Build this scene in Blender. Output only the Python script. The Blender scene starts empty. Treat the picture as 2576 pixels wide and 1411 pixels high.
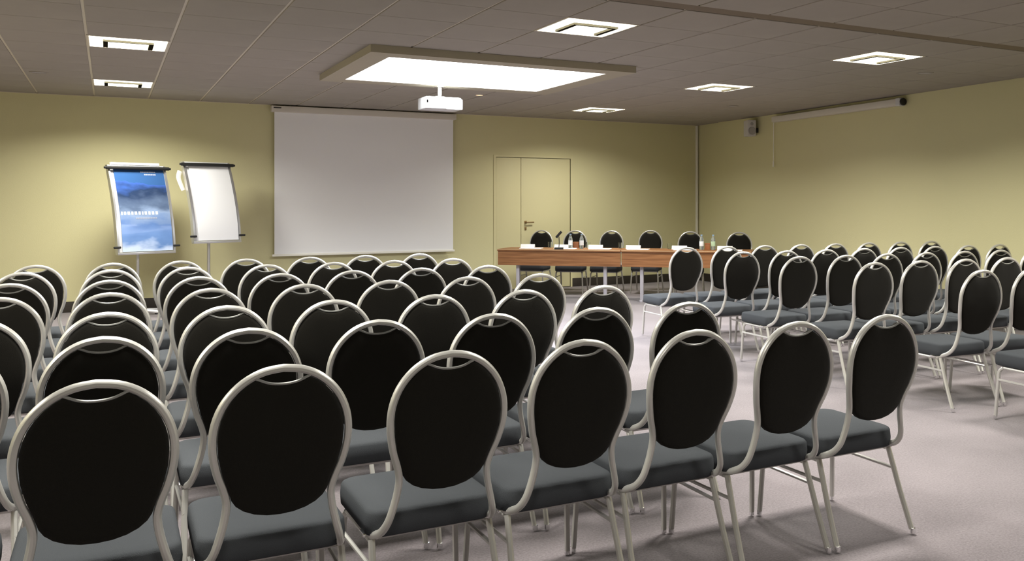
import bpy, bmesh, math, random
from mathutils import Vector, Matrix
random.seed(7)
C = bpy.context.scene.collection
sc = bpy.context.scene
PI = math.pi

# ------------------------------------------------------------ camera, world, exposure
F_PX, CX, CY, YAW, HC = 2295.4, 1570.3, 504.9, 0.5147, 1.391
cam_d = bpy.data.cameras.new('camera'); cam = bpy.data.objects.new('camera', cam_d); C.objects.link(cam)
cam_d.sensor_width = 36.0; cam_d.sensor_fit = 'HORIZONTAL'
cam_d.lens = F_PX / 2576 * 36
cam_d.shift_x = (1288 - CX) / 2576
cam_d.shift_y = (CY - 705.5) / 2576
cam_d.clip_start = 0.05; cam_d.clip_end = 100
cam.location = (0, 0, HC); cam.rotation_euler = (PI / 2, 0, -YAW)
sc.camera = cam
w = bpy.data.worlds.new('world'); sc.world = w; w.use_nodes = True
w.node_tree.nodes['Background'].inputs[0].default_value = (0.05, 0.05, 0.055, 1)
w.node_tree.nodes['Background'].inputs[1].default_value = 0.2
sc.view_settings.view_transform = 'Standard'; sc.view_settings.look = 'None'
sc.view_settings.gamma = 1; sc.view_settings.use_curve_mapping = False
sc.view_settings.exposure = 0.1
E_PANEL, E_BOX = 3.0, 3.0        # radiance of the visible diffusers
P_PANEL, P_BOX = 82., 200.       # watts thrown down by each louvred lamp and by the large luminous panel
S_PANEL, S_BOX = 148., 142.      # beam spread in degrees

# ------------------------------------------------------------ materials
def mat(name, col, rough=.6, metal=0., bump=0., bscale=200., var=0., vscale=3., emit=None, estr=0., sheen=0., spec=.5, coat=0., alpha=None, trans=0., ior=1.45):
    m = bpy.data.materials.new(name); m.use_nodes = True
    nt = m.node_tree; b = nt.nodes['Principled BSDF']
    b.inputs['Base Color'].default_value = (*col, 1)
    b.inputs['Roughness'].default_value = rough
    b.inputs['Metallic'].default_value = metal
    b.inputs['Specular IOR Level'].default_value = spec
    b.inputs['Sheen Weight'].default_value = sheen
    b.inputs['Coat Weight'].default_value = coat
    b.inputs['Transmission Weight'].default_value = trans
    b.inputs['IOR'].default_value = ior
    if emit: b.inputs['Emission Color'].default_value = (*emit, 1); b.inputs['Emission Strength'].default_value = estr
    tc = nt.nodes.new('ShaderNodeTexCoord')
    if bump:
        n = nt.nodes.new('ShaderNodeTexNoise'); n.inputs['Scale'].default_value = bscale; n.inputs['Detail'].default_value = 3
        bp = nt.nodes.new('ShaderNodeBump'); bp.inputs['Strength'].default_value = bump; bp.inputs['Distance'].default_value = .004
        nt.links.new(tc.outputs['Object'], n.inputs['Vector']); nt.links.new(n.outputs['Fac'], bp.inputs['Height']); nt.links.new(bp.outputs['Normal'], b.inputs['Normal'])
    if var:
        n2 = nt.nodes.new('ShaderNodeTexNoise'); n2.inputs['Scale'].default_value = vscale; n2.inputs['Detail'].default_value = 5; n2.inputs['Roughness'].default_value = .65
        mr = nt.nodes.new('ShaderNodeMapRange'); mr.inputs['From Min'].default_value = .3; mr.inputs['From Max'].default_value = .7
        mr.inputs['To Min'].default_value = 1 - var; mr.inputs['To Max'].default_value = 1 + var
        mx = nt.nodes.new('ShaderNodeVectorMath'); mx.operation = 'SCALE'; mx.inputs[0].default_value = col
        nt.links.new(tc.outputs['Object'], n2.inputs['Vector']); nt.links.new(n2.outputs['Fac'], mr.inputs['Value'])
        nt.links.new(mr.outputs['Result'], mx.inputs['Scale']); nt.links.new(mx.outputs['Vector'], b.inputs['Base Color'])
    return m
def carpet_mat():
    m = mat('carpet', (.2, .15, .15), .95, spec=.1)
    nt = m.node_tree; b = nt.nodes['Principled BSDF']; tc = nt.nodes['Texture Coordinate']
    n1 = nt.nodes.new('ShaderNodeTexNoise'); n1.inputs['Scale'].default_value = 2.0; n1.inputs['Detail'].default_value = 4
    n2 = nt.nodes.new('ShaderNodeTexNoise'); n2.inputs['Scale'].default_value = 95; n2.inputs['Detail'].default_value = 4; n2.inputs['Roughness'].default_value = .8
    ad = nt.nodes.new('ShaderNodeMath'); ad.operation = 'MULTIPLY_ADD'; ad.inputs[1].default_value = .35
    cr = nt.nodes.new('ShaderNodeValToRGB')
    cr.color_ramp.elements[0].position = .42; cr.color_ramp.elements[0].color = (.100, .085, .093, 1)
    cr.color_ramp.elements[1].position = .92; cr.color_ramp.elements[1].color = (.275, .238, .258, 1)
    bp = nt.nodes.new('ShaderNodeBump'); bp.inputs['Strength'].default_value = .5; bp.inputs['Distance'].default_value = .006
    for n in (n1, n2): nt.links.new(tc.outputs['Object'], n.inputs['Vector'])
    nt.links.new(n1.outputs['Fac'], ad.inputs[0]); nt.links.new(n2.outputs['Fac'], ad.inputs[2])
    nt.links.new(ad.outputs[0], cr.inputs['Fac']); nt.links.new(cr.outputs['Color'], b.inputs['Base Color'])
    nt.links.new(n2.outputs['Fac'], bp.inputs['Height']); nt.links.new(bp.outputs['Normal'], b.inputs['Normal'])
    b.inputs['Sheen Weight'].default_value = .3
    return m
def wood_mat():
    m = mat('walnut_laminate', (.3, .13, .05), .4)
    nt = m.node_tree; b = nt.nodes['Principled BSDF']; tc = nt.nodes['Texture Coordinate']
    mp = nt.nodes.new('ShaderNodeMapping'); mp.inputs['Scale'].default_value = (1.2, 14, 34)
    n = nt.nodes.new('ShaderNodeTexNoise'); n.inputs['Scale'].default_value = 1.6; n.inputs['Detail'].default_value = 6; n.inputs['Distortion'].default_value = .6
    cr = nt.nodes.new('ShaderNodeValToRGB')
    cr.color_ramp.elements[0].position = .32; cr.color_ramp.elements[0].color = (.17, .066, .020, 1)
    cr.color_ramp.elements[1].position = .70; cr.color_ramp.elements[1].color = (.34, .155, .062, 1)
    nt.links.new(tc.outputs['Object'], mp.inputs['Vector']); nt.links.new(mp.outputs['Vector'], n.inputs['Vector'])
    nt.links.new(n.outputs['Fac'], cr.inputs['Fac']); nt.links.new(cr.outputs['Color'], b.inputs['Base Color'])
    return m
def poster_mat():
    m = mat('glossy_blue_poster', (.05, .12, .35), .16, spec=.6, coat=.4)
    nt = m.node_tree; b = nt.nodes['Principled BSDF']; tc = nt.nodes['Texture Coordinate']
    sp = nt.nodes.new('ShaderNodeSeparateXYZ'); nt.links.new(tc.outputs['Generated'], sp.inputs[0])
    n = nt.nodes.new('ShaderNodeTexNoise'); n.inputs['Scale'].default_value = 2.2; n.inputs['Detail'].default_value = 3
    mp = nt.nodes.new('ShaderNodeMapping'); mp.inputs['Scale'].default_value = (1.0, 1, 3.2)
    nt.links.new(tc.outputs['Generated'], mp.inputs['Vector']); nt.links.new(mp.outputs['Vector'], n.inputs['Vector'])
    a = nt.nodes.new('ShaderNodeMath'); a.operation = 'MULTIPLY_ADD'; a.inputs[1].default_value = .34
    nt.links.new(n.outputs['Fac'], a.inputs[0]); nt.links.new(sp.outputs['Z'], a.inputs[2])
    cr = nt.nodes.new('ShaderNodeValToRGB'); e = cr.color_ramp.elements
    e[0].position = .0; e[0].color = (.62, .74, .92, 1)
    e[1].position = 1.0; e[1].color = (.04, .10, .36, 1)
    for p_, c_ in ((.20, (.55, .66, .88, 1)), (.30, (.14, .26, .55, 1)), (.48, (.085, .17, .40, 1)), (.62, (.22, .30, .46, 1)), (.72, (.09, .13, .22, 1)), (.88, (.018, .035, .085, 1)), (1.0, (.03, .09, .24, 1))):
        x = e.new(p_); x.color = c_
    nt.links.new(a.outputs[0], cr.inputs['Fac']); nt.links.new(cr.outputs['Color'], b.inputs['Base Color'])
    return m
M = dict(
    wall=mat('cream_wallpaper', (.655, .615, .365), .75, bump=.25, bscale=90, spec=.25),
    wall_plain=mat('cream_paint', (.45, .42, .27), .75, spec=.25),
    door=mat('cream_door_paint', (.67, .62, .37), .5, spec=.3),
    gap=mat('dark_joint', (.12, .10, .06), .8),
    skirting=mat('dark_skirting', (.035, .028, .022), .6),
    tile=mat('mineral_ceiling_tile', (.37, .34, .295), .9, bump=.35, bscale=260, var=.05, vscale=1.3, spec=.1),
    tbar=mat('ceiling_grid_metal', (.66, .60, .48), .45, spec=.4),
    soffit=mat('ceiling_soffit', (.42, .38, .29), .8, spec=.1),
    track=mat('dark_partition_track', (.17, .13, .085), .7),
    carpet=carpet_mat(),
    frame=mat('silver_painted_tube', (.60, .59, .565), .33, metal=.5, spec=.5),
    chrome=mat('chrome', (.85, .85, .85), .14, metal=1.),
    alu=mat('brushed_aluminium', (.62, .62, .62), .32, metal=.85),
    pad=mat('black_woven_fabric', (.010, .009, .007), .95, bump=.5, bscale=700, sheen=.08, spec=.1),
    seatf=mat('toplit_black_woven_fabric', (.060, .065, .073), .95, bump=.6, bscale=600, sheen=.0, spec=.12),  # same black fabric as the backs, overhead light put into the colour
    rubber=mat('black_rubber', (.012, .012, .012), .7),
    black=mat('black_plastic', (.015, .015, .015), .45),
    screen=mat('matte_white_screen', (.87, .87, .88), .9, spec=.1),
    screen_edge=mat('cream_screen_bar', (.86, .84, .76), .5),
    casing=mat('off_white_casing', (.66, .62, .55), .5),
    white=mat('white_plastic', (.62, .62, .63), .35),
    paper=mat('white_paper', (.86, .87, .90), .8, spec=.2),
    card=mat('white_card', (.93, .93, .91), .7),
    ink=mat('white_print', (.66, .74, .86), .3),
    ink_dim=mat('grey_print', (.30, .33, .42), .3),
    wood=wood_mat(),
    wood_edge=mat('table_edge', (.55, .36, .20), .4),
    grey_leg=mat('grey_lavender_steel', (.42, .40, .44), .4, metal=.2),
    glass=mat('clear_glass', (.95, .98, .97), .03, trans=1., ior=1.3),
    water=mat('bottle_plastic', (.86, .93, .95), .08, trans=.85, ior=1.25),
    cap=mat('blue_bottle_cap', (.25, .38, .55), .4),
    blabel=mat('pale_bottle_label', (.80, .82, .84), .6),
    glabel=mat('green_bottle_label', (.45, .60, .40), .6),
    copper=mat('copper_brown_wood', (.34, .13, .05), .4),
    bronze=mat('bronze_handle', (.35, .24, .12), .35, metal=.8),
    poster=poster_mat(),
    lamp=mat('lamp_diffuser', (.9, .9, .85), .6, emit=(1., .965, .82), estr=E_PANEL),
    boxlamp=mat('luminous_panel', (.9, .9, .9), .6, emit=(.97, .985, 1.), estr=E_BOX),
    spot=mat('halogen_spot', (1, .7, .4), .5, emit=(1., .62, .30), estr=3.5),
    trimgrey=mat('grey_lamp_bracket', (.020, .018, .012), .9, spec=.0),
    grip=mat('dull_grip_metal', (.30, .30, .29), .45, metal=.5),
    grille=mat('speaker_grille', (.40, .38, .37), .8, bump=.6, bscale=400),
    spk=mat('grey_speaker_case', (.62, .60, .58), .6),
)

# ------------------------------------------------------------ mesh helpers
def link(name, me, m, parent=None, loc=None, rot=None):
    o = bpy.data.objects.new(name, me); C.objects.link(o)
    if m is not None and len(me.materials) == 0: me.materials.append(m)
    if parent: o.parent = parent
    if loc: o.location = loc
    if rot: o.rotation_euler = rot
    return o
def tome(bm, name, smooth=True, ang=.6):
    bmesh.ops.recalc_face_normals(bm, faces=bm.faces)
    me = bpy.data.meshes.new(name)
    if smooth:
        for f in bm.faces: f.smooth = True
        for e in bm.edges:
            if len(e.link_faces) == 2 and e.calc_face_angle(0) > ang: e.smooth = False
    bm.to_mesh(me); bm.free(); return me
def add_box(bm, x0, x1, y0, y1, z0, z1, bev=0.):
    v = [bm.verts.new((x, y, z)) for z in (z0, z1) for x, y in ((x0, y0), (x1, y0), (x1, y1), (x0, y1))]
    fs = [bm.faces.new([v[i] for i in q]) for q in ((3, 2, 1, 0), (4, 5, 6, 7), (0, 1, 5, 4), (1, 2, 6, 5), (2, 3, 7, 6), (3, 0, 4, 7))]
    if bev:
        es = list({e for f in fs for e in f.edges})
        bmesh.ops.bevel(bm, geom=es, offset=bev, segments=2, affect='EDGES', profile=.6)
def add_prism(bm, poly, z0, z1):
    a = [bm.verts.new((x, y, z0)) for x, y in poly]; b = [bm.verts.new((x, y, z1)) for x, y in poly]
    bm.faces.new(a[::-1]); bm.faces.new(b); n = len(poly)
    for i in range(n): bm.faces.new((a[i], a[(i + 1) % n], b[(i + 1) % n], b[i]))
def add_lathe(bm, prof, n=20, origin=(0, 0, 0)):
    rings = []
    for r, z in prof:
        if r < 1e-5: rings.append([bm.verts.new((origin[0], origin[1], origin[2] + z))])
        else: rings.append([bm.verts.new((origin[0] + r * math.cos(2 * PI * i / n), origin[1] + r * math.sin(2 * PI * i / n), origin[2] + z)) for i in range(n)])
    for A, B in zip(rings, rings[1:]):
        for i in range(n):
            j = (i + 1) % n
            if len(A) == 1 and len(B) == 1: continue
            if len(A) == 1: bm.faces.new((A[0], B[i], B[j]))
            elif len(B) == 1: bm.faces.new((A[i], A[j], B[0]))
            else: bm.faces.new((A[i], A[j], B[j], B[i]))
def spline(pts, n=6):
    P = [Vector(p) for p in pts]; out = []
    for i in range(len(P) - 1):
        p0 = P[max(i - 1, 0)]; p1 = P[i]; p2 = P[i + 1]; p3 = P[min(i + 2, len(P) - 1)]
        for k in range(n):
            t = k / n
            out.append(.5 * ((2 * p1) + (p2 - p0) * t + (2 * p0 - 5 * p1 + 4 * p2 - p3) * t * t + (3 * p1 - p0 - 3 * p2 + p3) * t ** 3))
    out.append(P[-1]); return out
def add_tube(bm, pts, r, n=8, r2=None, caps=True):
    """sweep an ellipse (r sideways, r2 along the other normal) along points"""
    P = [Vector(p) for p in pts]; r2 = r2 or r
    T = [(P[min(i + 1, len(P) - 1)] - P[max(i - 1, 0)]).normalized() for i in range(len(P))]
    ref = Vector((0, 1, 0)) if abs(T[0].y) < .9 else Vector((1, 0, 0))
    nrm = (ref - T[0] * ref.dot(T[0])).normalized(); rings = []
    for p, t in zip(P, T):
        nrm = (nrm - t * nrm.dot(t)).normalized(); bi = t.cross(nrm)
        rings.append([bm.verts.new(p + nrm * (r2 * math.sin(2 * PI * k / n)) + bi * (r * math.cos(2 * PI * k / n))) for k in range(n)])
    for A, B in zip(rings, rings[1:]):
        for k in range(n): bm.faces.new((A[k], A[(k + 1) % n], B[(k + 1) % n], B[k]))
    if caps: bm.faces.new(rings[0][::-1]); bm.faces.new(rings[-1])
def box_obj(name, m, d, parent=None, bev=0., loc=None, rot=None):
    bm = bmesh.new(); add_box(bm, *d, bev=bev); return link(name, tome(bm, name, bev > 0), m, parent, loc, rot)
def tube_obj(name, m, pts, r, parent=None, n=8, r2=None):
    bm = bmesh.new(); add_tube(bm, pts, r, n, r2); return link(name, tome(bm, name), m, parent)
def lathe_obj(name, m, prof, parent=None, n=20, loc=None, rot=None):
    bm = bmesh.new(); add_lathe(bm, prof, n); return link(name, tome(bm, name), m, parent, loc, rot)
def tag(o, label=None, cat=None, group=None, kind=None):
    if label: o['label'] = label
    if cat: o['category'] = cat
    if group: o['group'] = group
    if kind: o['kind'] = kind
    return o
def empty(name, loc=(0, 0, 0), rz=0.):
    o = bpy.data.objects.new(name, None); C.objects.link(o); o.location = loc; o.rotation_euler = (0, 0, rz); o.empty_display_size = .1; return o
def copy_tree(o, parent=None):
    c = o.copy(); C.objects.link(c); c.parent = parent
    for ch in kids.get(o.name, ()): copy_tree(ch, c)
    return c
kids = {}
def index_kids(root):
    kids[root.name] = list(root.children)
    for ch in kids[root.name]: index_kids(ch)

# ------------------------------------------------------------ room shell
ZC = 2.708; YB = 13.30; YF = -3.2; XL = -3.4
WX0, WXS = 8.060, 0.0721                       # right wall: x = WX0 + WXS * y (it is not quite square to the back wall)
def rx(y): return WX0 + WXS * y
DX0, DXM, DX1, DZ = 5.232, 5.658, 6.520, 2.072
def struct(o): o['kind'] = 'structure'; return o

bm = bmesh.new(); add_prism(bm, [(XL - .2, YF - .2), (rx(YF) + .4, YF - .2), (rx(YB) + .4, YB + .3), (XL - .2, YB + .3)], -.1, 0)
struct(link('floor', tome(bm, 'floor', False), M['carpet']))
bm = bmesh.new()
add_box(bm, XL - .2, DX0, YB, YB + .2, 0, 2.80); add_box(bm, DX1, rx(YB) + .3, YB, YB + .2, 0, 2.80); add_box(bm, DX0, DX1, YB, YB + .2, DZ, 2.80)
add_box(bm, DX0, DX1, YB + .06, YB + .2, 0, DZ)
struct(link('wall_back', tome(bm, 'wall_back', False), M['wall']))
bm = bmesh.new(); add_prism(bm, [(rx(YF - .2), YF - .2), (rx(YF - .2) + .2, YF - .2), (rx(YB + .2) + .2, YB + .2), (rx(YB), YB)], 0, 2.80)
struct(link('wall_right', tome(bm, 'wall_right', False), M['wall']))
struct(box_obj('wall_left', M['wall_plain'], (XL - .2, XL, YF - .2, YB, 0, 2.80)))
struct(box_obj('wall_front', M['wall_plain'], (XL, rx(YF), YF - .2, YF, 0, 2.80)))
# skirting
bm = bmesh.new(); add_box(bm, XL + .02, DX0 - .03, YB - .015, YB, 0, .135, .003); add_box(bm, DX1 + .03, rx(YB) - .02, YB - .015, YB, 0, .135, .003)
struct(link('baseboard_back', tome(bm, 'baseboard_back'), M['skirting']))
bm = bmesh.new(); add_prism(bm, [(rx(YF) - .015, YF + .02), (rx(YF), YF + .02), (rx(YB), YB - .02), (rx(YB) - .015, YB - .02)], 0, .135)
struct(link('baseboard_right', tome(bm, 'baseboard_right', False), M['skirting']))
# corner conduit
struct(box_obj('trim_1', M['screen_edge'], (8.955, 8.990, YB - .035, YB, .135, 2.70), bev=.004))
# door: two flush leaves in a slim frame
door = struct(empty('door_1', (DX0, YB, 0)))
WD = DX1 - DX0; WM = DXM - DX0
box_obj('dark_rebate', M['gap'], (0, WD, .035, .059, 0.0, DZ - .002), door)
lf = box_obj('door_leaf', M['door'], (.007, WM - .004, .004, .034, .008, DZ - .008), door, bev=.002); lf['label'] = 'narrow fixed door leaf'
rf = box_obj('door_leaf', M['door'], (WM + .004, WD - .007, .004, .034, .008, DZ - .008), door, bev=.002); rf['label'] = 'wide door leaf with bronze lever'
bm = bmesh.new()
add_box(bm, -.035, 0, -.012, .03, 0, DZ + .035); add_box(bm, WD, WD + .035, -.012, .03, 0, DZ + .035); add_box(bm, 0, WD, -.012, .03, DZ, DZ + .035)
link('door_frame', tome(bm, 'door_frame', False), M['door'], door)
bm = bmesh.new(); add_tube(bm, [(WM + .075, .004, 1.05), (WM + .075, -.045, 1.05)], .011, 10); add_tube(bm, [(WM + .070, -.045, 1.05), (WM + .20, -.045, 1.052)], .010, 10); add_box(bm, WM + .055, WM + .095, -.004, .004, 1.03, 1.075, .002)
link('lever_handle', tome(bm, 'lever_handle'), M['bronze'], rf)
bm = bmesh.new(); add_box(bm, WM + .06, WM + .09, -.008, .004, .93, .98, .004); add_box(bm, WM + .070, WM + .080, -.012, -.006, .94, .965)
link('lock_cylinder', tome(bm, 'lock_cylinder'), M['bronze'], rf)

# ------------------------------------------------------------ ceiling: slab, grid rails, tiles
ceil = struct(empty('ceiling', (0, 0, 0)))
bm = bmesh.new(); add_prism(bm, [(XL, YF), (rx(YF), YF), (rx(YB), YB), (XL, YB)], ZC + .045, ZC + .12)
link('slab', tome(bm, 'slab', False), M['track'], ceil)
X0 = -.152; T = .605
xs = [X0 + T * i for i in range(-6, 18)]
TRK = (5.13, 5.285)
near = [TRK[0] - .6 * k for k in range(13, -1, -1)]
far = [TRK[1], 5.90, 6.50, 7.14, 7.78, 8.42] + [8.42 + .6 * k for k in range(1, 9)] + [YB]
ysp = [(max(a, YF), b) for a, b in zip(near, near[1:]) if b > YF + .03] + list(zip(far, far[1:]))
LX = [X0 - 5 * T, X0, X0 + 5 * T, X0 + 10 * T]
lights = [(LX[1], 8.42), (LX[1], 11.42), (LX[2], 5.90), (LX[3], 5.90), (LX[3], 8.42), (LX[3], 11.42), (LX[1], 5.90), (LX[1], 3.33), (LX[2], 3.33), (LX[3], 3.33), (LX[1], .33), (LX[2], .33), (LX[3], .33), (LX[0], 3.33), (LX[0], 5.90), (LX[0], 8.42)]
lset = {(round((x - X0) / T), round(y * 10)) for x, y in lights}
def vis(x, y):
    c, s = math.cos(YAW), math.sin(YAW); d = x * s + y * c; r = x * c - y * s
    if d < 1: return 0
    u = CX + F_PX * r / d; v = CY - F_PX * (ZC - HC) / d
    return 1 / d ** 3 if -60 < u < 2636 and -60 < v < 560 else 0
tiles = []
G = .010
for (a, b) in ysp:
    for i, xa in enumerate(xs):
        xb = xa + T; x0, x1 = max(xa, XL), xb
        if x0 >= min(rx(a), rx(b)) - .03 or x1 - x0 < .05: continue
        if (round((xa - X0) / T), round(a * 10)) in lset: continue
        if xa > 2.2 and xb < 4.3 and a > 7.9 and b < 9.65: continue          # above the luminous box
        xr0, xr1 = rx(a) - .004, rx(b) - .004
        poly = [(x0 + G, a + .004), (min(x1 - G, xr0), a + .004), (min(x1 - G, xr1), b - .004), (x0 + G, b - .004)]
        tiles.append((vis((x0 + x1) / 2, (a + b) / 2), poly, x0, a, x1 < min(xr0, xr1) and abs(x1 - x0 - T) < .01, round(b - a, 3)))
tiles.sort(key=lambda t: -t[0])
shared = {}; rest = bmesh.new()
for k, (v, poly, x0, a, full, h) in enumerate(tiles):
    if v > 0 and k < 300:
        key = h if full else None
        if key in shared and full: me = shared[key]
        else:
            b2 = bmesh.new(); add_prism(b2, [(x - x0, y - a) for x, y in poly], ZC, ZC + .015)
            bmesh.ops.bevel(b2, geom=[e for e in b2.edges if all(abs(v_.co.z - ZC) < 1e-5 for v_ in e.verts)], offset=.0025, segments=1, affect='EDGES')
            me = tome(b2, 'ceiling_tile', False)
            if full: shared[key] = me
        link('ceiling_tile', me, M['tile'], ceil, (x0, a, random.uniform(-.0006, .0006)))
    else: add_prism(rest, poly, ZC, ZC + .015)
o = link('ceiling_tiles_beyond', tome(rest, 'ceiling_tiles_beyond', False), M['tile'], ceil); o['kind'] = 'stuff'
# grid rails along the room (bright T bars) and across it
for xa in xs[1:]:
    ya, yb = YF, YB
    if xa > rx(YF): ya = (xa - WX0) / WXS + .05
    if xa < XL or ya > YB - .1: continue
    for (p, q) in ((ya, TRK[0]), (TRK[1], yb)):
        p = max(p, ya)
        if q - p > .1:
            bm = bmesh.new(); add_box(bm, xa - .0098, xa + .0098, p, q, ZC + .008, ZC + .028)
            link('grid_rail', tome(bm, 'grid_rail', False), M['tbar'], ceil)
for (a, b) in ysp[1:]:
    if abs(a - TRK[1]) < .01: continue
    bm = bmesh.new(); add_box(bm, XL, rx(a), a - .006, a + .006, ZC + .010, ZC + .028)
    link('cross_rail', tome(bm, 'cross_rail', False), M['tile'], ceil)
box_obj('partition_track', M['track'], (XL, rx(5.2), TRK[0] + .004, TRK[1] - .004, ZC + .004, ZC + .044), ceil)
# wall angle where ceiling meets the walls
bm = bmesh.new(); add_box(bm, XL, rx(YB) - .01, YB - .022, YB - .001, ZC - .004, ZC + .002)
struct(link('trim_2', tome(bm, 'trim_2', False), M['tbar']))

# ------------------------------------------------------------ ceiling fittings
def lamp_root():
    r = empty('ceiling_light')
    box_obj('diffuser', M['lamp'], (.016, .584, .016, .584, ZC + .006, ZC + .014), r)
    bm = bmesh.new()
    for d in ((0, .6, 0, .016), (0, .6, .584, .6), (0, .016, .016, .584), (.584, .6, .016, .584)): add_box(bm, *d, ZC - .001, ZC + .03)
    link('frame', tome(bm, 'frame', False), M['tbar'], r)
    bm = bmesh.new(); z0, z1 = ZC - .019, ZC - .003
    add_box(bm, .115, .485, .13, .155, z0, z1); add_box(bm, .115, .15, .155, .46, z0, z1); add_box(bm, .45, .485, .155, .46, z0, z1)
    link('bracket', tome(bm, 'bracket', False), M['trimgrey'], r)
    return r
L0 = lamp_root(); index_kids(L0)
lab = ['square lit ceiling panel nearest to the left side, above the blue flipchart', 'small-looking lit ceiling panel at far left, closest to the back wall above the easels',
       'large lit square ceiling panel between the luminous box and the dark ceiling track', 'lit square ceiling panel at far right near the dark ceiling track',
       'lit square ceiling panel in the middle of the right-hand line of three', 'lit square ceiling panel farthest away, above the head table']
for i, (x, y) in enumerate(lights):
    r = L0 if i == 0 else copy_tree(L0)
    r.location = (x, y, 0)
    tag(r, lab[i] if i < len(lab) else 'square ceiling light panel out of view, %s line, %s' % ({0: 'far left', 1: 'left', 2: 'middle', 3: 'right'}[min(range(4), key=lambda q: abs(LX[q] - x))], 'level with the %s' % {0: 'space behind the camera', 3: 'nearest chairs', 5: 'dark ceiling track', 8: 'luminous box'}[int(y)]), 'ceiling light', 'square ceiling light panels' if i < len(lab) else 'ceiling lights outside the view')
for i, (x, y) in enumerate(lights):
    ld = bpy.data.lights.new('lamp_light', 'AREA'); ld.shape = 'SQUARE'; ld.size = .56; ld.energy = P_PANEL * (.66 if i == 5 else .75 if i == 2 else 1.0 if i < 2 else 1. if y > 4 else .95 if y > 1 else .4); ld.color = (1., .975, .88); ld.spread = math.radians(S_PANEL)
    lo = bpy.data.objects.new('lamp_light', ld); C.objects.link(lo); lo.location = (x + .3, y + .3, ZC + .004)
ld = bpy.data.lights.new('luminous_panel_light', 'AREA'); ld.shape = 'RECTANGLE'; ld.size = 2.12; ld.size_y = 1.66; ld.energy = P_BOX; ld.color = (.90, .95, 1.); ld.spread = math.radians(S_BOX)
lo = bpy.data.objects.new('luminous_panel_light', ld); C.objects.link(lo); lo.location = (1.92 + 1.285, 7.72 + 1.055, ZC - .068)
# luminous box
bx = tag(empty('luminous_ceiling_box', (1.92, 7.72, 0)), 'large rectangular dropped ceiling box with one bright white luminous panel', 'ceiling light')
W_, D_ = 2.58, 2.13; zb = ZC - .066
bm = bmesh.new()
for d in ((0, W_, 0, .21), (0, W_, D_ - .23, D_), (0, .21, .21, D_ - .23), (W_ - .22, W_, .21, D_ - .23)): add_box(bm, *d, zb, ZC - .001)
add_box(bm, .21, W_ - .22, .21, D_ - .23, ZC - .02, ZC - .002)
link('box_casing', tome(bm, 'box_casing', False), M['soffit'], bx)
box_obj('luminous_panel', M['boxlamp'], (.212, W_ - .222, .212, D_ - .232, zb + .002, zb + .01), bx)
# small ceiling fittings
def disc(name, x, y, r, m, label, cat):
    e = tag(empty(name, (x, y, 0)), label, cat)
    lathe_obj('rim', M['tile'], [(r * .8, ZC - .002), (r * .82, ZC - .006), (r, ZC - .006), (r, ZC - .0005), (r * .8, ZC - .0005)], e, 28)
    lathe_obj('grille', m, [(0, ZC - .0035), (r * .8, ZC - .003), (r * .8, ZC - .0005)], e, 28)
    return e
disc('ceiling_speaker', 7.33, 6.66, .085, M['grille'], 'small round ceiling speaker right of the far-right light panel', 'ceiling speaker')
disc('ceiling_speaker', 7.55, 10.3, .085, M['grille'], 'faint round ceiling speaker just before the back right corner of the room', 'ceiling speaker')
disc('ceiling_speaker', -.62, 11.1, .085, M['grille'], 'faint round ceiling speaker left of the light panels near the back wall', 'ceiling speaker')
disc('downlight', 4.02, 10.77, .055, M['spot'], 'small orange-glowing halogen downlight behind the luminous box', 'downlight')

# ------------------------------------------------------------ projector
pj = tag(empty('ceiling_projector', (3.16, 9.70, 0), 0.0), 'white projector hung on a short pole under the luminous ceiling box', 'projector')
bm = bmesh.new(); add_box(bm, -.20, .20, -.15, .15, 2.385, 2.515, .018); link('body', tome(bm, 'body'), M['white'], pj)
bm = bmesh.new(); add_box(bm, .02, .215, -.158, .10, 2.38, 2.50, .02); link('lamp_housing', tome(bm, 'lamp_housing'), M['white'], pj)
bm = bmesh.new()
for k in range(6): add_box(bm, -.19 + .03 * k, -.175 + .03 * k, -.1545, -.149, 2.42, 2.48)
link('vent', tome(bm, 'vent', False), M['grille'], pj)
lathe_obj('lens', M['black'], [(0, 0), (.038, 0), (.042, .012), (.042, .05), (0, .05)], pj, 20, (-.10, .145, 2.45), (-PI / 2, 0, 0))
bm = bmesh.new(); add_box(bm, -.1965, -.160, -.1545, -.149, 2.445, 2.475); link('socket', tome(bm, 'socket', False), M['grille'], pj)
lathe_obj('pole', M['chrome'], [(0, 2.515), (.07, 2.515), (.072, 2.53), (.030, 2.545), (.030, 2.63), (.06, 2.632), (.06, 2.642), (0, 2.642)], pj, 18)

# ------------------------------------------------------------ projection screen
ps = tag(empty('projection_screen', (1.95, YB, 0)), 'large white roll-down projection screen lowered over the back wall', 'screen')
SW = 2.57
bm = bmesh.new(); add_box(bm, -.015, SW + .035, -.13, -.012, 2.605, 2.69, .008); link('case', tome(bm, 'case'), M['casing'], ps)
box_obj('screen_fabric', M['screen'], (.03, SW - .0, -.078, -.075, .655, 2.61), ps)
bm = bmesh.new(); add_box(bm, .0, SW + .02, -.092, -.062, .628, .658, .006); link('weight_bar', tome(bm, 'weight_bar'), M['screen_edge'], ps)
bm = bmesh.new(); add_box(bm, .012, .11, -.134, -.128, 2.655, 2.668); link('plug_slot', tome(bm, 'plug_slot', False), M['black'], ps)
for s in (0, SW): box_obj('wall_bracket', M['casing'], (s - .01, s + .025, -.04, -.0, 2.62, 2.68), ps)

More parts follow.
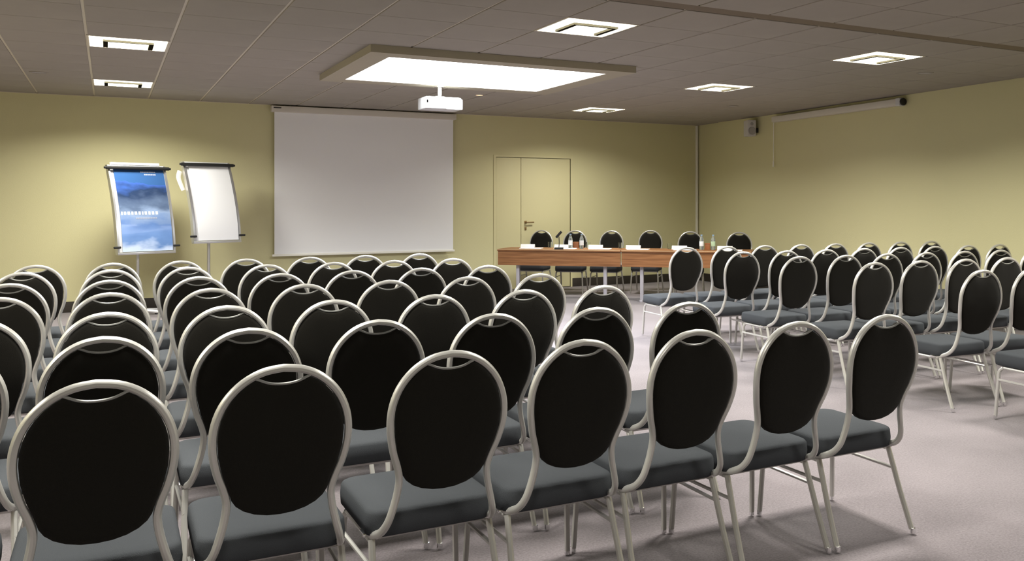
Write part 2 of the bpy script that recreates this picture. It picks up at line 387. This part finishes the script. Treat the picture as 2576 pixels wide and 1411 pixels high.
# roll screen on the right wall, cord, speaker
ang = math.atan(WXS)
ya, yb = 8.14, 10.93
rs = tag(empty('rolled_screen', (rx(ya), ya, 0), -ang), 'closed white roller screen case high on the right wall', 'screen')
Ln = (yb - ya) / math.cos(ang)
bm = bmesh.new(); add_box(bm, -.105, -.015, 0.02, Ln, 2.575, 2.665, .02); link('case', tome(bm, 'case'), M['casing'], rs)
lathe_obj('end_cap', M['black'], [(0, 0), (.045, 0), (.045, .022), (0, .022)], rs, 22, (-.06, .02, 2.62), (PI / 2, 0, 0))
bm = bmesh.new(); add_box(bm, -.112, -.008, .018, .10, 2.568, 2.672, .02); link('end_bracket', tome(bm, 'end_bracket'), M['white'], rs)
for q in (.08, Ln - .06): box_obj('wall_bracket', M['casing'], (-.02, -.0, q - .02, q + .02, 2.58, 2.66), rs)
bm = bmesh.new(); add_tube(bm, [(-.05, Ln + .015, 2.62), (-.05, Ln + .02, 2.2), (-.05, Ln + .02, 1.99)], .006, 6); add_lathe(bm, [(0, 1.90), (.013, 1.905), (.010, 1.99), (0, 2.0)], 10, (-.05, Ln + .02, 0)); add_box(bm, -.06, -.04, Ln - .002, Ln + .026, 2.61, 2.63)
link('pull_cord', tome(bm, 'pull_cord'), M['screen_edge'], rs)
sy = 11.45
sp = tag(empty('wall_speaker', (rx(sy), sy, 0), -ang - .25), 'small grey loudspeaker high on the right wall beside the screen cord', 'speaker')
bm = bmesh.new(); add_box(bm, -.20, -.06, -.10, .10, 2.40, 2.65, .012); link('cabinet', tome(bm, 'cabinet'), M['spk'], sp)
box_obj('mounting_bracket', M['black'], (-.07, .03, -.02, .02, 2.46, 2.53), sp)
bm = bmesh.new(); add_box(bm, -.09, .07, -.108, -.098, -.11, .11, .004)
# drivers face the room's near side and the left
lathe_obj('woofer', M['grille'], [(0, .010), (.03, .004), (.055, .012), (.062, .004), (.062, 0), (0, 0)], sp, 22, (-.130, -.100, 2.48), (PI / 2, 0, 0))
lathe_obj('tweeter', M['grille'], [(0, .008), (.02, .006), (.026, 0), (0, 0)], sp, 16, (-.130, -.100, 2.59), (PI / 2, 0, 0))
bm.free()

# ------------------------------------------------------------ conference chair
HP = [(0, -.060, .9265), (.047, -.0595, .920), (.090, -.058, .9015), (.127, -.055, .8715), (.156, -.051, .832), (.174, -.047, .785), (.180, -.043, .738), (.1765, -.036, .69),
      (.165, -.022, .638), (.150, -.008, .594), (.1405, .003, .552), (.1450, .010, .505), (.156, .016, .458), (.168, .028, .415), (.179, .058, .380), (.187, .102, .358), (.1915, .145, .346), (.1915, .18, .344)]
def yz(z):
    for a, b in zip(HP, HP[1:]):
        if b[2] <= z <= a[2]:
            t = (z - b[2]) / (a[2] - b[2] + 1e-9); return b[1] + (a[1] - b[1]) * t
    return HP[0][1]
def chair_proto():
    r = empty('conference_chair')
    half = spline(HP, 3)
    full = [Vector((-p.x, p.y, p.z)) for p in half[::-1]][:-1] + half
    bm = bmesh.new(); add_tube(bm, full, .0130, 10, .0110)
    link('back_frame', tome(bm, 'back_frame'), M['frame'], r)
    # back pad, dipping below the hoop to leave the hand grip open
    A = [(0, .8790), (.022, .8805), (.042, .8850), (.060, .8930)]
    e = []
    for k in range(8):
        t = math.radians(24 + (90 - 24) * k / 7); e.append((.1675 * math.sin(t), .738 + .1765 * math.cos(t)))
    Bt = [(.1645, .69), (.153, .638), (.1385, .594), (.128, .558), (.117, .540), (.097, .523), (.070, .510), (.036, .5015), (0, .499)]
    R = A + e + Bt
    loop = R + [(-x, z) for x, z in R[-2:0:-1]]
    cx_, cz_ = 0., .70
    def ring(s, off): return [bm.verts.new((cx_ + (x - cx_) * s, yz(cz_ + (z - cz_) * s) + off, cz_ + (z - cz_) * s)) for x, z in loop]
    bm = bmesh.new()
    rings = [ring(.45, -.017), ring(.75, -.016), ring(.93, -.013), ring(.99, -.008), ring(1, 0), ring(1, .012), ring(.98, .022), ring(.90, .031), ring(.7, .036), ring(.4, .038)]
    n = len(loop)
    for P, Q in zip(rings, rings[1:]):
        for i in range(n): bm.faces.new((P[i], P[(i + 1) % n], Q[(i + 1) % n], Q[i]))
    bm.faces.new(rings[0]); bm.faces.new(rings[-1][::-1])
    link('backrest', tome(bm, 'backrest', True, 1.2), M['pad'], r)
    g = [(x, yz(z) - .006, z + .003) for x, z in ((.079, .9015), (.060, .893), (.042, .885), (.022, .8805), (0, .879), (-.022, .8805), (-.042, .885), (-.060, .893), (-.079, .9015))]
    bm = bmesh.new(); add_tube(bm, spline(g, 2), .0042, 6); link('grip_trim', tome(bm, 'grip_trim'), M['grip'], r)
    # seat cushion
    def rr(hx, y0, y1, rad, k=5):
        pts = []
        for (cx2, cy2, a0) in ((hx - rad, y1 - rad, 0), (-hx + rad, y1 - rad, 90), (-hx + rad, y0 + rad, 180), (hx - rad, y0 + rad, 270)):
            for i in range(k + 1):
                a = math.radians(a0 + 90 * i / k); pts.append((cx2 + rad * math.cos(a), cy2 + rad * math.sin(a)))
        return pts
    bm = bmesh.new(); rings = []
    for ins, z in ((.008, .347), (.0, .353), (-.002, .385), (.0005, .416), (.005, .424), (.014, .429), (.05, .432), (.12, .434)):
        rings.append([bm.verts.new((x, y, z)) for x, y in rr(.208 - ins, .095 + ins, .520 - ins, max(.050 - ins * .3, .02))])
    n = len(rings[0])
    for P, Q in zip(rings, rings[1:]):
        for i in range(n): bm.faces.new((P[i], P[(i + 1) % n], Q[(i + 1) % n], Q[i]))
    bm.faces.new(rings[0][::-1]); bm.faces.new(rings[-1])
    link('seat', tome(bm, 'seat', True, 1.2), M['seatf'], r)
    # side frames: legs and rails
    for s in (-1, 1):
        fp = spline([(s * .210, .490, .022), (s * .204, .481, .17), (s * .198, .473, .292), (s * .194, .462, .320), (s * .193, .440, .335)], 4)
        rp = spline([(s * .206, .002, .022), (s * .200, .062, .17), (s * .1945, .110, .305), (s * .193, .122, .338)], 4)
        for pts, (fx, fy) in ((fp, (.2105, .4915)), (rp, (.207, -.004))):
            bm = bmesh.new(); add_tube(bm, pts, .0112, 8); lg = link('leg', tome(bm, 'leg'), M['frame'], r)
            fc = lathe_obj('foot_cap', M['chrome'], [(0, .007), (.0112, .007), (.0118, .012), (.0112, .028), (0, .028)], lg, 10, (s * fx, fy, 0))
            
        tube_obj('stretcher', M['frame'], [(s * .2035, .476, .256), (s * .1975, .084, .256)], .0075, r, 6)
        bm = bmesh.new(); add_box(bm, min(s * .178, s * .190), max(s * .178, s * .190), .085, .145, .350, .372, .003); add_box(bm, min(s * .196, s * .212), max(s * .196, s * .212), .150, .200, .338, .350, .003)
        link('link_bracket', tome(bm, 'link_bracket'), M['chrome'], r)
    bm = bmesh.new()
    for s in (-1, 1): add_tube(bm, [(s * .193, .436, .335), (s * .193, .139, .335)], .0105, 8)
    add_tube(bm, [(-.190, .150, .336), (.190, .150, .336)], .0100, 8); add_tube(bm, [(-.190, .430, .336), (.190, .430, .336)], .0100, 8)
    link('seat_frame', tome(bm, 'seat_frame'), M['frame'], r)
    return r
chair0 = chair_proto(); index_kids(chair0)
used = False
def place(x, y, rz, label, group):
    global used
    r = copy_tree(chair0) if used else chair0
    used = True
    r.location = (x, y, 0); r.rotation_euler = (0, 0, rz)
    tag(r, label, 'chair', group)
ORD = ['first', 'second', 'third', 'fourth', 'fifth', 'sixth', 'seventh', 'eighth']
LEFT = [
 [(-.478, 2.737), (-.026, 2.736), (.425, 2.735), (.908, 2.733), (1.361, 2.732), (1.802, 2.742), (2.262, 2.732), (2.712, 2.722)],
 [(-.470, 3.590), (-.016, 3.582), (.437, 3.562), (.899, 3.562), (1.357, 3.530), (1.819, 3.513), (2.274, 3.495)],
 [(-.452, 4.340), (.003, 4.345), (.441, 4.362), (.900, 4.372), (1.381, 4.371), (1.856, 4.382), (2.324, 4.393)],
 [(-.453, 5.258), (.006, 5.256), (.463, 5.258), (.936, 5.264), (1.403, 5.278), (1.877, 5.286), (2.348, 5.285)],
 [(-.474, 6.100), (.008, 6.083), (.474, 6.096), (.940, 6.105), (1.390, 6.125), (1.851, 6.132), (2.332, 6.136)],
 [(-.477, 7.010), (.018, 6.993), (.478, 7.012), (.986, 6.999), (1.454, 7.007), (1.905, 7.005), (2.374, 7.014)],
 [(-.447, 7.722), (.035, 7.714), (.475, 7.750), (.943, 7.752), (1.422, 7.759), (1.873, 7.774), (2.342, 7.797)]]
RN = ['nearest', 'second', 'third', 'fourth', 'fifth', 'sixth', 'farthest']
def even(row, gap=.451):
    xs_ = [p[0] for p in row]
    for _ in range(200):
        for i in range(len(xs_) - 1):
            d = gap - (xs_[i + 1] - xs_[i])
            if d > 1e-4: xs_[i] -= d / 2; xs_[i + 1] += d / 2
    return [(x, p[1]) for x, p in zip(xs_, row)]
LEFT = [even(r) for r in LEFT]
for r_, row in enumerate(LEFT):
    for c_, (x, y) in enumerate(row):
        pos = ORD[c_] + ' seat from the left'
        if c_ == len(row) - 1: pos = 'last seat beside the aisle'
        if c_ == 0: pos = 'leftmost seat at the photo edge'
        place(x, y, random.uniform(-.007, .007), 'black chair in %s row of left block, %s' % (RN[r_], pos), 'chairs of the left block')
RIGHT = [
 ('nearest', [(5.085, 3.385)]),
 ('second', [(5.047, 4.142), (5.480, 4.10)]),
 ('third', [(5.006, 5.035), (5.430, 5.012), (5.865, 4.975), (6.290, 4.948), (6.735, 4.92)]),
 ('fourth', [(5.012, 5.872), (5.459, 5.813), (5.875, 5.796), (6.299, 5.773), (6.735, 5.745), (7.186, 5.718), (7.62, 5.69)]),
 ('fifth', [(5.010, 6.660), (5.455, 6.605), (5.885, 6.580), (6.330, 6.560), (6.785, 6.530), (7.222, 6.508), (7.670, 6.478), (8.11, 6.46)]),
 ('farthest', [(5.023, 7.570), (5.470, 7.520), (5.905, 7.495), (6.345, 7.470), (6.774, 7.446), (7.205, 7.42), (7.640, 7.395), (8.08, 7.37)])]
RIGHT = [(n_, even(r, .456)) for n_, r in RIGHT]
for rn, row in RIGHT:
    for c_, (x, y) in enumerate(row):
        place(x, y, -.075 + random.uniform(-.006, .006), 'black chair in %s row of right block, %s seat from the aisle' % (rn, ORD[c_]), 'chairs of the right block')

# ------------------------------------------------------------ head table with its chairs and things
c_, s_ = math.cos(YAW), math.sin(YAW)
def W(r, d): return (d * s_ + r * c_, d * c_ - r * s_)
TL = Vector(W(-1.79, 12.85)); TJ = Vector(W(-.045, 12.50)); du = (TJ - TL).normalized(); dv = Vector((-du.y, du.x))
trz = math.atan2(du.y, du.x); TLEN = (TJ - TL).length; TZ = .712
def tw(u, v): p = TL + du * u + dv * v; return p.x, p.y
def table(u0, label):
    x, y = tw(u0, 0)
    t = tag(empty('conference_table', (x, y, 0), trz), label, 'table', 'head tables')
    Lt = TLEN - .006
    box_obj('tabletop', M['wood'], (0, Lt, 0, .60, TZ - .026, TZ), t, bev=.003)
    box_obj('edge_band', M['wood_edge'], (.002, Lt - .002, -.003, .001, TZ - .010, TZ - .001), t)
    box_obj('modesty_panel', M['wood'], (.004, Lt - .004, .022, .040, .485, TZ - .027), t)
    for q in (.27, Lt - .24):
        bm = bmesh.new(); add_box(bm, q - .024, q + .024, .10, .148, .035, TZ - .027, .006); lg = link('leg', tome(bm, 'leg'), M['grey_leg'], t)
        bm = bmesh.new(); add_box(bm, q - .022, q + .022, .05, .55, .0, .034, .006); link('foot_bar', tome(bm, 'foot_bar'), M['grey_leg'], lg)
        bm = bmesh.new(); add_box(bm, q - .012, q + .012, .10, .52, TZ - .06, TZ - .028); link('top_bracket', tome(bm, 'top_bracket', False), M['black'], lg)
    return t
table(0, 'left half of the wooden head table, reaching from the door to the middle')
table(TLEN, 'right half of the wooden head table, partly hidden by the right block chairs')
face = trz + PI
hl = [(-1.30, 14.15), (-.76, 14.0), (-.203, 13.9), (.398, 14.05), (.98, 13.55), (1.67, 13.25)]
hn = ['leftmost, in front of the door', 'second from the left, behind the two bottles', 'third from the left', 'third from the right, in front of the bare wall', 'second from the right, beside the room corner', 'rightmost at the table end']
for i, (r_, d_) in enumerate(hl):
    x, y = W(r_, d_)
    place(x, y, face + random.uniform(-.08, .08), 'black chair behind the head table, ' + hn[i], 'chairs behind the head table')
def px_on_table(px, v, dz=0):                       # u along the table for a sight line through px
    a = (px - CX) / F_PX; best = None
    for k in range(0, 4000):
        u = k * .001; x, y = tw(u, v); d = x * s_ + y * c_; r = x * c_ - y * s_
        if best is None or abs(r / d - a) < best[0]: best = (abs(r / d - a), u)
    return best[1]
cards = [px_on_table(p, .36) for p in (1326, 1411, 1497, 1592, 1708, 1823)]
cn = ['at the left end of the table', 'behind the microphone', 'right of the first pair of bottles', 'just right of the table joint', 'left of the second pair of bottles', 'at the right end of the table']
for i, u in enumerate(cards):
    x, y = tw(u, .40)
    t = tag(empty('name_card', (x, y, TZ), trz), 'folded white name card on the head table, ' + cn[i], 'name card', 'name cards on the head table')
    for s in (-1, 1):
        bm = bmesh.new(); A_ = [(-.105, s * .028, .0), (.105, s * .028, .0), (.105, 0, .052), (-.105, 0, .052)]; N_ = Vector((0, s * .05, .028)).normalized() * .0015
        f = [bm.verts.new(p) for p in A_]; g = [bm.verts.new(Vector(p) - N_) for p in A_]
        bm.faces.new(f); bm.faces.new(g[::-1])
        for k in range(4): bm.faces.new((f[k], f[(k + 1) % 4], g[(k + 1) % 4], g[k]))
        link('card_face', tome(bm, 'card_face', False), M['card'], t)
    x, y = tw(u + .10, .245)
    t = tag(empty('notepad', (x, y, TZ), trz + .03), 'white writing pad lying on the head table, ' + cn[i].replace('behind', 'near'), 'notepad', 'writing pads on the head table')
    box_obj('sheets', M['paper'], (-.15, .15, -.10, .10, .001, .007), t); box_obj('cover_board', M['casing'], (-.152, .152, -.102, .102, 0, .001), t)
def bottle(px, v, lm, label, h=.21):
    x, y = tw(px_on_table(px, v), v)
    t = tag(empty('water_bottle', (x, y, TZ)), label, 'bottle', 'water bottles on the head table')
    lathe_obj('body', M['water'], [(0, 0), (.026, 0), (.030, .008), (.030, h * .40), (.028, h * .5), (.030, h * .6), (.026, h * .72), (.014, h * .86), (.012, h * .93), (0, h * .93)], t, 18)
    lathe_obj('cap', M['cap'], [(0, h * .93), (.0145, h * .93), (.0145, h), (0, h)], t, 14)
    lathe_obj('label', lm, [(.0305, h * .24), (.0312, h * .25), (.0312, h * .55), (.0305, h * .56)], t, 18)
bottle(1435, .30, M['blabel'], 'left water bottle of the pair beside the microphone')
bottle(1463, .30, M['blabel'], 'right water bottle of the pair beside the microphone')
bottle(1765, .34, M['blabel'], 'left water bottle of the pair near the right table end')
bottle(1794, .34, M['glabel'], 'green-labelled right water bottle of the pair near the right table end')
for px, lb in ((1449, 'small copper brown wooden box between the left pair of bottles'), (1780, 'small copper brown wooden box between the right pair of bottles')):
    x, y = tw(px_on_table(px, .44), .44)
    t = tag(empty('wooden_box', (x, y, TZ), trz), lb, 'box', 'wooden boxes on the head table')
    bm = bmesh.new(); add_box(bm, -.036, .036, -.03, .03, 0, .075, .003); link('body', tome(bm, 'body'), M['copper'], t)
    bm = bmesh.new(); add_box(bm, -.038, .038, -.032, .032, .075, .090, .003); link('lid', tome(bm, 'lid'), M['copper'], t)
for px, lb in ((1382, 'clear tumbler beside the leftmost head table chair'), (1559, 'clear tumbler near the joint of the two tables'), (1683, 'clear tumbler left of the second pair of bottles'), (1478, 'clear tumbler right of the left pair of bottles')):
    x, y = tw(px_on_table(px, .42), .46)
    lathe = [(0, 0), (.027, 0), (.031, .085), (.0295, .085), (.0255, .006), (0, .006)]
    tag(lathe_obj('drinking_glass', M['glass'], lathe, None, 18, (x, y, TZ)), lb, 'glass', 'tumblers on the head table')
# microphone
x, y = tw(px_on_table(1406, .06), .06)
mc = tag(empty('desk_microphone', (x, y, TZ), -YAW), 'black gooseneck microphone on a flat base on the left table', 'microphone')
bm = bmesh.new(); add_box(bm, -.062, .062, -.05, .05, 0, .028, .008); link('base', tome(bm, 'base'), M['black'], mc)
tube_obj('gooseneck', M['black'], spline([(0, 0, .028), (.004, 0, .10), (0, 0, .18)], 5), .0055, mc)
tube_obj('capsule', M['black'], [(-.036, -.01, .165), (-.030, -.01, .175), (.028, -.01, .240), (.036, -.01, .250)], .017, mc, 12)

# ------------------------------------------------------------ flipchart easels
def easel(x, y, rz, zb, H, Wd, lean, label):
    e = tag(empty('flipchart_easel', (x, y, 0), rz), label, 'easel', 'flipchart easels')
    def yy(t): return lean * max(t, 0.) ** 1.6
    N = 12
    def sheet(x0, x1, t0, t1, o0, o1):
        bm = bmesh.new(); A, B = [], []
        for k in range(N + 1):
            t = t0 + (t1 - t0) * k / N; z = zb + H * t
            A.append([bm.verts.new((xx, yy(t) + o0, z)) for xx in (x0, x1)]); B.append([bm.verts.new((xx, yy(t) + o1, z)) for xx in (x0, x1)])
        for k in range(N):
            bm.faces.new((A[k][0], A[k][1], A[k + 1][1], A[k + 1][0])); bm.faces.new((B[k][1], B[k][0], B[k + 1][0], B[k + 1][1]))
            for j in (0, 1): bm.faces.new((A[k][j], A[k + 1][j], B[k + 1][j], B[k][j]))
        bm.faces.new((A[0][0], B[0][0], B[0][1], A[0][1])); bm.faces.new((A[N][0], A[N][1], B[N][1], B[N][0]))
        return bm
    h = Wd / 2
    link('board', tome(sheet(-h + .02, h - .02, 0, 1, 0, .018), 'board'), M['white'], e)
    for s in (-1, 1): link('side_rail', tome(sheet(min(s * h, s * (h - .022)), max(s * h, s * (h - .022)), -.005, 1.0, -.022, .045), 'side_rail'), M['alu'], e)
    bm = bmesh.new(); add_box(bm, -h, h, -.03, .04, zb - .03, zb - .004, .004); link('pen_tray', tome(bm, 'pen_tray'), M['alu'], e)
    zt = zb + H
    cb = tube_obj('clamp_bar', M['black'], [(-h - .03, yy(.966) - .047, zt - .035), (h + .03, yy(.966) - .047, zt - .035)], .021, e, 10)
    for s in (-1, 1): tube_obj('clamp_knob', M['black'], [(s * (h + .028), yy(.966) - .047, zt - .035), (s * (h + .05), yy(.966) - .047, zt - .035)], .014, cb, 10)
    for s in (-1, 1): tube_obj('paper_hook', M['black'], [(s * (h - .03), -.03, zb + .06), (s * (h + .045), -.03, zb + .06)], .013, e, 8)
    bm = bmesh.new(); add_tube(bm, [(-.06, .10, .06), (-.06, .10, zb + .20)], .019, 12); add_tube(bm, [(-.06, .10, .06), (-.06, .10, .48)], .025, 12)
    link('pole', tome(bm, 'pole'), M['alu'], e)
    bm = bmesh.new(); add_box(bm, -.14, .02, .060, .125, zb + .04, zb + .20, .006); add_box(bm, -.13, .01, .015, .065, zb + .05, zb + .12, .003); link('mounting_plate', tome(bm, 'mounting_plate'), M['alu'], e)
    for k in range(5):
        a = 2 * PI * k / 5 + .35; px_, py_ = math.cos(a), math.sin(a)
        bf = tube_obj('base_leg', M['white'], [(-.06, .10, .085), (-.06 + .12 * px_, .10 + .12 * py_, .075), (-.06 + .29 * px_, .10 + .29 * py_, .058)], .017, e, 8)
        lathe_obj('castor', M['black'], [(0, 0), (.018, .004), (.022, .022), (.018, .040), (0, .045)], bf, 12, (-.06 + .28 * px_, .10 + .28 * py_, 0))
    return e, sheet, yy
ex, ey, er = .40, 12.30, .38
e1, sheet1, yy1 = easel(ex, ey, er, .785, 1.035, .67, .29, 'silver flipchart easel on the left, holding the blue poster')
pst = empty('blue_poster', (ex, ey, 0), er); tag(pst, 'glossy blue poster with faint white lettering hanging on the left easel', 'poster')
link('poster_sheet', tome(sheet1(-.275, .305, .005, .955, -.012, -.008), 'poster_sheet'), M['poster'], pst)
def printed(x0, x1, t0, t1, m, name='printed_letter'):
    bm = sheet1(x0, x1, t0, t1, -.0135, -.0118); return link(name, tome(bm, name), m, pst)
xx = -.262
for wd in (.022, .030, .034, .028, .034, .030, .020, .034, .030, .034, .034):      # a line of white capitals too blurred to read
    printed(xx, xx + wd * .8, .425, .462, M['ink']); xx += wd + .010
xx = -.10
for k in range(13): printed(xx, xx + .016, .378, .394, M['ink_dim']); xx += .019
for j, (a_, t_) in enumerate(((.03, .915), (.07, .885))):
    xx = a_
    for k in range(9 - 2 * j): printed(xx, xx + .016, t_, t_ + .016, M['ink_dim']); xx += .020
pad1 = tag(empty('paper_pad', (ex, ey, 0), er), 'white paper pad rolled over the top of the left easel', 'paper pad', 'flipchart paper')
link('paper_sheets', tome(sheet1(-.285, .275, .935, 1.03, .0195, .030), 'paper_sheets'), M['card'], pad1)
link('top_fold', tome(sheet1(-.285, .275, 1.003, 1.03, -.010, .018), 'top_fold'), M['card'], pad1)
ex, ey, er = 1.185, 12.42, .36
e2, sheet2, yy2 = easel(ex, ey, er, .895, .985, .60, .31, 'silver flipchart easel on the right with blank white paper')
pad2 = tag(empty('paper_pad', (ex, ey, 0), er), 'blank white paper pad on the right easel', 'paper pad', 'flipchart paper')
link('paper_sheets', tome(sheet2(-.235, .27, .005, .97, -.014, -.004), 'paper_sheets'), M['paper'], pad2)
bm = bmesh.new(); add_tube(bm, spline([(-.325, .30, 1.76), (-.355, .27, 1.68), (-.335, .24, 1.58), (-.315, .22, 1.52)], 4), .030, 8, .006)
curl = link('curled_sheet_edge', tome(bm, 'curled_sheet_edge'), M['casing'], pad2)
